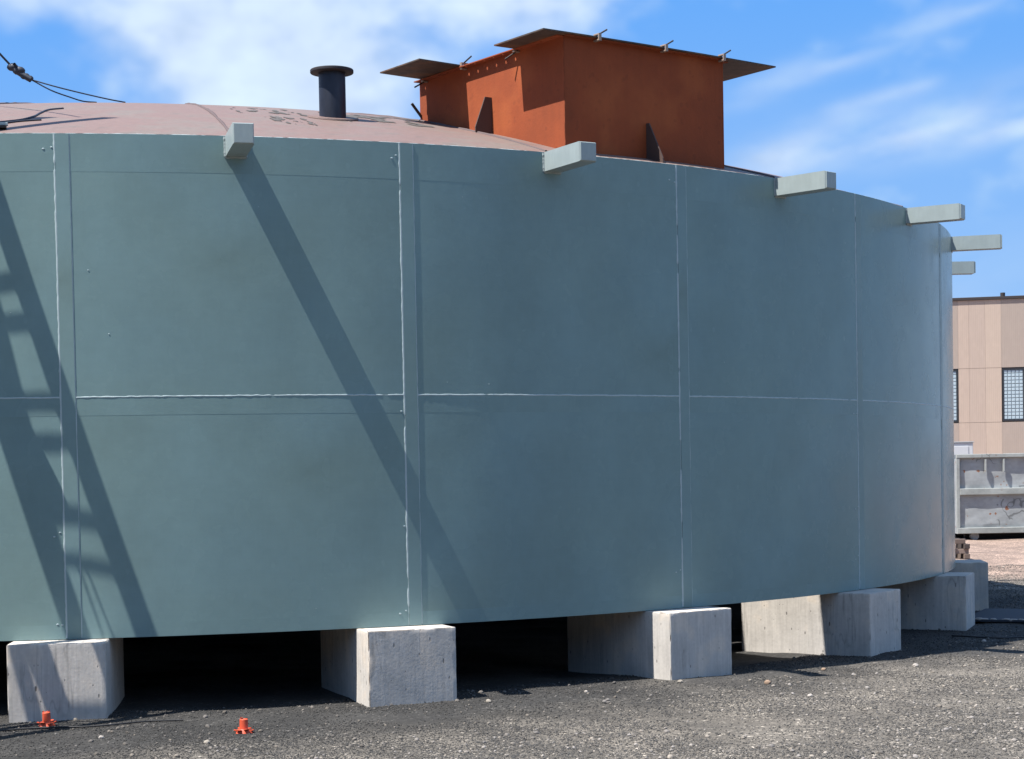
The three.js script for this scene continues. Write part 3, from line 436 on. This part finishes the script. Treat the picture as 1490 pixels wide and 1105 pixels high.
// ---------- gravel and stones ----------
{
  const base = (seed, d) => { const g = new THREE.IcosahedronGeometry(1, d), p = g.attributes.position; for (let i = 0; i < p.count; i++) { const v = V(p.getX(i), p.getY(i), p.getZ(i)).normalize(), s = 0.72 + 0.5 * n3(v.x * 1.6 + seed * 9, v.y * 1.6 + 4, v.z * 1.6 + seed); p.setXYZ(i, v.x * s, v.y * s * 0.68, v.z * s * 0.85); } g.computeVertexNormals(); return g; };
  const inView = (x, z) => { const r = Math.hypot(x - CX, z - CZ); return r > 9.45; };
  const mk = (name, label, n, seed, size, colour, geo, area) => {
    const m = new THREE.InstancedMesh(geo, M.stone, n), r = rng(seed), q = new THREE.Quaternion(), e = new THREE.Euler(), t = new THREE.Matrix4(), c = new THREE.Color(); m.name = name; m.castShadow = m.receiveShadow = true;
    let i = 0, guard = 0; while (i < n && guard++ < n * 30) {
      const z = -9.6 - (area - 9.6) * Math.pow(r(), 1.25), x = (r() - 0.5) * 2 * Math.min(9.5, -z * 0.31 + 0.6); if (!inView(x, z)) continue;
      const clump = fb2(x * 1.4 + 70, z * 1.4 + 70, 3); if (r() > clump * 1.7 - 0.25) continue;
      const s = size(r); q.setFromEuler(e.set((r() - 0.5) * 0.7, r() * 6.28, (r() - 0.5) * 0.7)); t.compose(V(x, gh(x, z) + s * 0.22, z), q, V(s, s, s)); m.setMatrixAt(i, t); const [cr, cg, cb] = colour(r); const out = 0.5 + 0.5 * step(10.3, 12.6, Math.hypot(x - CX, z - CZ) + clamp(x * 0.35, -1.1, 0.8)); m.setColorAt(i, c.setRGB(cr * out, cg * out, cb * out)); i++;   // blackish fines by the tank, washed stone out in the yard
    }
    m.count = i; m.userData = { kind: 'stuff', label, category: 'gravel' }; scene.add(m);
  };
  mk('gravel', 'fine dark and grey gravel strewn over the yard', 170000, 5, (r) => 0.0028 + 0.0024 * r() + 0.006 * r() ** 6, (r) => { const k = r(); if (k < 0.55) { const v = 0.03 + 0.04 * r(); return [v, v * 0.98, v * 0.96]; } const v = 0.06 + 0.11 * r() * r(); return [v * 1.08, v, v * 0.9]; }, base(1, 0), 30);
  mk('pebbles', 'pale pebbles scattered over the dark gravel', 3000, 6, (r) => 0.006 + 0.006 * r() + 0.012 * r() ** 7, (r) => { const v = 0.12 + 0.18 * r(), w = r(); return [v * 1.06, v * (0.98 - 0.06 * w), v * (0.92 - 0.16 * w)]; }, base(2, 1), 30);
  const list = [[2.0, -14.32, 2, 'tan stone on the gravel in front of the third concrete block', 1.5], [1.32, -14.45, 0, 'grey stone close to the foot of the third concrete block', 1.1], [3.42, -15.45, 1, 'flat white stone on open gravel out from the fourth concrete block', 1.5], [2.62, -15.35, 2, 'tan stone at the shadow edge between the third and fourth blocks', 1.1], [2.2, -13.5, 1, 'white stone on the gravel below the tan one by the third block', 1.1], [-0.2, -13.5, 0, 'pale stone at the shadow edge right of the second concrete block', 1], [0.55, -14.0, 1, 'white stone at the shadow edge left of the third concrete block', 0.9], [-2.0, -11.7, 0, 'pale stone on the gravel just below the lone orange cap', 1], [-2.75, -12.0, 1, 'pale stone on the gravel between the two orange caps', 0.9], [4.5, -17.35, 1, 'pale stone in the tank shadow below the fifth concrete block', 1.2], [4.75, -15.9, 0, 'pale stone on open gravel near the lower right edge', 1]];
  const g = [base(3, 1), base(4, 1), base(5, 1)], r = rng(17);
  list.forEach(([x, z, mI, label, k], i) => { const s = (0.02 + 0.006 * r()) * k, o = new THREE.Mesh(g[i % 3], M.stoneSingle[mI]); o.name = numbered('stone'); o.castShadow = o.receiveShadow = true; o.scale.setScalar(s); o.position.set(x, gh(x, z) + s * 0.3, z); o.rotation.y = r() * 6; o.userData = { label, category: 'stone', group: 'larger pale stones on the gravel' }; scene.add(o); });
}

// ---------- things lying at the right, in the tank's shadow ----------
{
  const [x, z] = [6.05, -19.6], o = thing('steel_sheet', 'flat dark sheet with a white crusted front edge lying in the tank shadow', 'sheet', [x, 0, z], -0.42);
  const g = bx(-1.05, 1.05, 0.03, 0.055, -0.75, 0.75, 0.004); part(o, 'plate', g, new THREE.MeshStandardMaterial({ color: new THREE.Color(0.03, 0.034, 0.045), roughness: 0.8 }));
  const r = rng(55), crumbs = []; for (let i = 0; i < 60; i++) { const c = new THREE.IcosahedronGeometry(0.012 + 0.022 * r(), 0); c.scale(1.6, 0.55, 1); c.translate(-1.03 + 2.06 * r(), 0.05 + 0.01 * r(), 0.73 - 0.07 * r() * r()); crumbs.push(c); } const cm = part(o, 'crust', mergeGeometries(crumbs), M.stoneSingle[1], 'white mortar crust along the front edge'); cm.userData.kind = 'stuff';
  for (const s of [-1, 1]) part(o, 'bearer', bx(s * 0.8 - 0.04, s * 0.8 + 0.04, -0.03, 0.03, -0.7, 0.7), M.millPlate);
  const y = (a, b) => gh(a, b) + 0.012;
  const hose = (label, pts, rad) => { const h = thing('black_hose', label, 'hose', [pts[0][0], gh(...pts[0]), pts[0][1]]); part(h, 'line', tube(pts.map(([a, b]) => [a - pts[0][0], y(a, b) - gh(...pts[0]), b - pts[0][1]]), rad, 60, 6), M.blackRubber); };
  hose('thin black hose on the gravel at the lower right edge', [[4.35, -18.0], [4.7, -17.7], [5.1, -17.85], [5.6, -17.6], [6.3, -17.9]], 0.008);
  hose('black hose curving over the gravel at the lower left corner', [[-4.4, -12.0], [-3.7, -12.25], [-3.3, -12.45], [-2.9, -12.5], [-2.6, -12.75], [-2.35, -12.8]], 0.006);
}

// ---------- steel waste bin beyond the tank ----------
{
  const L = 7, h0 = 0.14, h1 = 1.9, D = 2.4, o = thing('steel_bin', 'dented pale grey steel waste bin with horizontal rails in front of the tan building', 'waste bin', [9.86, 0, -40.2], -0.03);
  const paintTex = tex(1024, 512, (u, v) => {
    const a = fb2(u * 10, v * 8, 5), b = fb2(u * 60, v * 40, 3); let k = 0.95 + 0.5 * (a - 0.5) + 0.25 * (b - 0.5); let c = [0.315, 0.335, 0.34];
    const scr = step(0.022, 0.006, Math.abs(fb2(u * 14 + 4, v * 5 + 9, 3) - 0.5)) * step(0.56, 0.62, fb2(u * 7, v * 5 + 30, 2)); k *= 1 - 0.5 * scr;
    const ru = step(0.76, 0.82, fb2(u * 34 + 8, v * 20 + 2, 3)); c = [mix(c[0], 0.24, ru), mix(c[1], 0.11, ru), mix(c[2], 0.06, ru)];
    return lin(...c, k);
  }, true, [4.2, 1.9]);
  const mt = new THREE.MeshStandardMaterial({ map: paintTex, roughness: 0.6 }), rail = new THREE.MeshStandardMaterial({ map: paintTex, color: new THREE.Color(1.0, 1.0, 0.94), roughness: 0.6 }), dark = new THREE.MeshStandardMaterial({ color: new THREE.Color(0.05, 0.05, 0.05), roughness: 0.9 });
  const panel = (y0, y1, seed) => { const g = new THREE.PlaneGeometry(L - 0.14, y1 - y0, 130, 22), p = g.attributes.position; for (let i = 0; i < p.count; i++) { const x = p.getX(i), y = p.getY(i), e = step((y1 - y0) / 2, (y1 - y0) / 2 - 0.09, Math.abs(y)); p.setZ(i, e * ((fb2(x * 1.6 + seed, y * 1.8 + seed, 3) - 0.5) * 0.05 - 0.03 * step(0.62, 0.7, n2(x * 1.1 + seed, y * 2)))); } g.translate(L / 2, (y0 + y1) / 2, -0.07); g.computeVertexNormals(); return boxUV(g).clone(); };
  for (const [y0, y1, s] of [[h0 + 0.12, 1.0, 3], [1.13, h1 - 0.08, 8]]) { const g = panel(y0, y1, s); g.computeVertexNormals(); part(o, 'side_panel', mergeVertices((g.deleteAttribute('normal'), g), 1e-4).clone(), mt).geometry.computeVertexNormals(); }
  part(o, 'top_rail', bx(0, L, h1 - 0.085, h1, -0.09, 0.012, 0.01), rail); part(o, 'middle_rail', bx(0.07, L - 0.07, 0.995, 1.14, -0.09, 0.01, 0.012), rail); part(o, 'bottom_rail', bx(0, L, h0, h0 + 0.13, -0.1, 0.014, 0.01), rail);
  part(o, 'corner_post', bx(0, 0.07, h0 + 0.13, h1 - 0.085, -0.1, 0.004, 0.006), rail); part(o, 'corner_post', bx(L - 0.07, L, h0 + 0.13, h1 - 0.085, -0.1, 0.004, 0.006), rail);
  part(o, 'back_wall', bx(0, L, h0, h1, -D, -D + 0.05), mt); part(o, 'end_wall', bx(0.02, 0.07, h0, h1 - 0.1, -D + 0.06, -0.11), mt); part(o, 'end_wall', bx(L - 0.07, L - 0.02, h0, h1 - 0.1, -D + 0.06, -0.11), mt); part(o, 'floor', bx(0.08, L - 0.08, h0, h0 + 0.05, -D + 0.06, -0.11), dark);
  part(o, 'skid', bx(0.3, L - 0.1, -0.05, h0 - 0.002, -0.75, -0.6), dark); part(o, 'skid', bx(0.3, L - 0.1, -0.05, h0 - 0.002, -1.8, -1.65), dark); part(o, 'roller', (() => { const g = new THREE.CylinderGeometry(0.09, 0.09, 0.16, 16); g.rotateX(Math.PI / 2); g.translate(0.42, 0.08, -0.22); return g; })(), mt);
  for (const x of [0.62, 1.02, 3.1]) part(o, 'latch_hook', bx(x, x + 0.035, 1.5, 1.78, -0.035, 0.03, 0.004), rail);
}
{ // stack of short timbers beside the bin
  const o = thing('timber_stack', 'small stack of dark weathered timbers on the sand behind the tank edge', 'timber', [7.86, gh(7.86, -32.6), -32.6], 0.1);
  const w = [[0.26, 0.2, 0.17], [0.07, 0.055, 0.05], [0.16, 0.12, 0.1]].map((c) => new THREE.MeshStandardMaterial({ color: new THREE.Color(...c), roughness: 0.9 }));
  for (let k = 0; k < 4; k++) for (let q = 0; q < 3; q++) { const along = k % 2; const g = along ? bx(-0.42, 0.26 - 0.03 * k, 0, 0.085, -0.045, 0.045, 0.006) : bx(-0.05, 0.05, 0, 0.085, -0.4, 0.4, 0.006); const m = part(o, 'timber', g, w[(k + q) % 3]); m.position.set(along ? 0 : -0.32 + q * 0.25, k * 0.088, along ? -0.3 + q * 0.3 : 0); }
}
{ // pale cabinet between the bin and the building
  const o = thing('site_cabinet', 'plain pale grey cabinet standing between the waste bin and the tan building', 'cabinet', [14.2, 0, -60], -0.1), m = new THREE.MeshStandardMaterial({ color: new THREE.Color(0.5, 0.52, 0.54), roughness: 0.5 });
  part(o, 'body', bx(-1.4, 1.05, 0.1, 2.36, -1.2, 0, 0.02), m); part(o, 'roof_cap', bx(-1.43, 1.08, 2.362, 2.4, -1.23, 0.03, 0.006), new THREE.MeshStandardMaterial({ color: new THREE.Color(0.3, 0.32, 0.34), roughness: 0.6 })); part(o, 'plinth', bx(-1.35, 1.0, -0.05, 0.098, -1.15, -0.05), M.concrete[0]); part(o, 'door', bx(-0.3, 0.9, 0.2, 2.25, 0.001, 0.02, 0.006), m);
}
// ---------- tan building ----------
{
  const o = thing('tan_building', 'tan panel-clad flat-roofed building with tall glass block windows', 'building', [24.45, 0, -100], -12.6 * D2R);
  // local x runs along the facade; photo column edges, in metres from the tank edge
  const px = 0.0388, Ht = 10.72, rows = [[0, 3.86], [3.87, 6.83], [6.84, Ht - 0.16]];
  const pan = [[0.44, 0.345, 0.28], [0.425, 0.335, 0.275], [0.455, 0.36, 0.29], [0.35, 0.285, 0.24]].map((c, q) => new THREE.MeshStandardMaterial({ map: tex(128, 256, (u, v) => lin(...c, 0.95 + 0.1 * fb2(u * 8 + q, v * 12, 4) + 0.035 * Math.sin(u * Math.PI * 24)), true, [1.2, 4]), roughness: 0.75 }));
  const frame = new THREE.MeshStandardMaterial({ color: new THREE.Color(0.02, 0.022, 0.026), roughness: 0.5 }), glass = new THREE.MeshPhysicalMaterial({ color: new THREE.Color(0.4, 0.49, 0.54), roughness: 0.15, specularIntensity: 1 }), grout = new THREE.MeshStandardMaterial({ color: new THREE.Color(0.15, 0.19, 0.22), roughness: 0.8 }), cap = new THREE.MeshStandardMaterial({ color: new THREE.Color(0.035, 0.027, 0.025), roughness: 0.6 });
  const bay = 91 * px, first = -4;
  part(o, 'core', bx((first * 91 - 24 - 1) * px, (6 * 91) * px, 0, Ht - 0.2, -16, -0.25), pan[3]);
  const wall = (x0, x1, y0, y1, m) => part(o, 'wall_panel', bx(x0 + 0.003, x1 - 0.003, y0 + 0.003, y1 - 0.003, -0.24, 0, 0.002), m);
  for (let b = first; b < 6; b++) {
    const x = b * bay + (1455 - 1390 - 91) * px;                  // left edge of the window column
    const c = [0, 32, 47, 69, 91].map((q) => x + q * px);
    for (let q = 1; q < 4; q++) rows.forEach(([y0, y1]) => wall(c[q], c[q + 1], y0, y1, pan[q - 1]));
    wall(c[0], c[1], rows[0][0], rows[0][1], pan[3]); wall(c[0], c[1], rows[2][0], rows[2][1], pan[3]);
    const w = part(o, 'window', mergeGeometries([bx(c[0] + 0.03, c[1] - 0.03, 3.9, 4.0, -0.22, -0.02), bx(c[0] + 0.03, c[1] - 0.03, 6.72, 6.83, -0.22, -0.02), bx(c[0] + 0.03, c[0] + 0.1, 4.002, 6.718, -0.22, -0.02), bx(c[1] - 0.1, c[1] - 0.03, 4.002, 6.718, -0.22, -0.02)]), frame);
    part(w, 'grout', bx(c[0] + 0.102, c[1] - 0.102, 4.003, 6.717, -0.2, -0.08), grout);
    const gb = [], X0 = c[0] + 0.105, X1 = c[1] - 0.105; for (let i = 0; i < 5; i++) for (let j = 0; j < 14; j++) { const w0 = (X1 - X0) / 5, h0 = 2.71 / 14; gb.push(bx(X0 + i * w0 + 0.02, X0 + (i + 1) * w0 - 0.02, 4.005 + j * h0 + 0.02, 4.005 + (j + 1) * h0 - 0.02, -0.15, -0.06, 0.012)); }
    part(w, 'glass_blocks', mergeGeometries(gb), glass);
  }
  part(o, 'parapet_cap', bx((first * 91 - 26) * px, 6 * 91 * px + 0.1, Ht - 0.155, Ht, -16.1, 0.09, 0.01), cap);
  part(o, 'roof_vent', (() => { const g = new THREE.CylinderGeometry(0.13, 0.13, 0.22, 12); g.translate(68 * px, Ht + 0.11, -0.3); return g; })(), cap);
}
// ---------- sheds on the other sides of the yard, behind the viewer: they hide the low sky ----------
{
  const clad = new THREE.MeshStandardMaterial({ color: new THREE.Color(0.06, 0.075, 0.062), roughness: 0.7 }), roofM = new THREE.MeshStandardMaterial({ color: new THREE.Color(0.12, 0.12, 0.125), roughness: 0.6 }), door = new THREE.MeshStandardMaterial({ color: new THREE.Color(0.2, 0.2, 0.2), roughness: 0.6 });
  const shed = (label, pos, turn, L) => {
    const o = thing('yard_shed', label, 'shed', pos, turn, 'sheds round the yard'), s = new THREE.Shape(); s.moveTo(-9, 0); s.lineTo(9, 0); s.lineTo(9, 9); s.lineTo(0, 11.5); s.lineTo(-9, 9); s.closePath();
    const g = new THREE.ExtrudeGeometry(s, { depth: L, bevelEnabled: false }); g.translate(0, 0, -L / 2); part(o, 'walls', boxUV(g), clad);
    for (const e of [-1, 1]) part(o, 'roof_slope', bar([e * 9.5, 8.98, 0], [0, 11.62, 0], L + 1, 0.12), roofM);
    for (let k = -1; k < 2; k++) part(o, 'roller_door', bx(9.005, 9.08, 0.05, 4.5, k * L / 3.2 - 2.2, k * L / 3.2 + 2.2, 0.02), door);
  };
  shed('long dark green metal shed across the yard to the left, out of view', [-46, 0, -12], 0, 70);
  shed('long dark green metal shed behind the viewer, out of view', [0, 0, 34], Math.PI / 2, 90);
}
renderer.render(scene, camera);
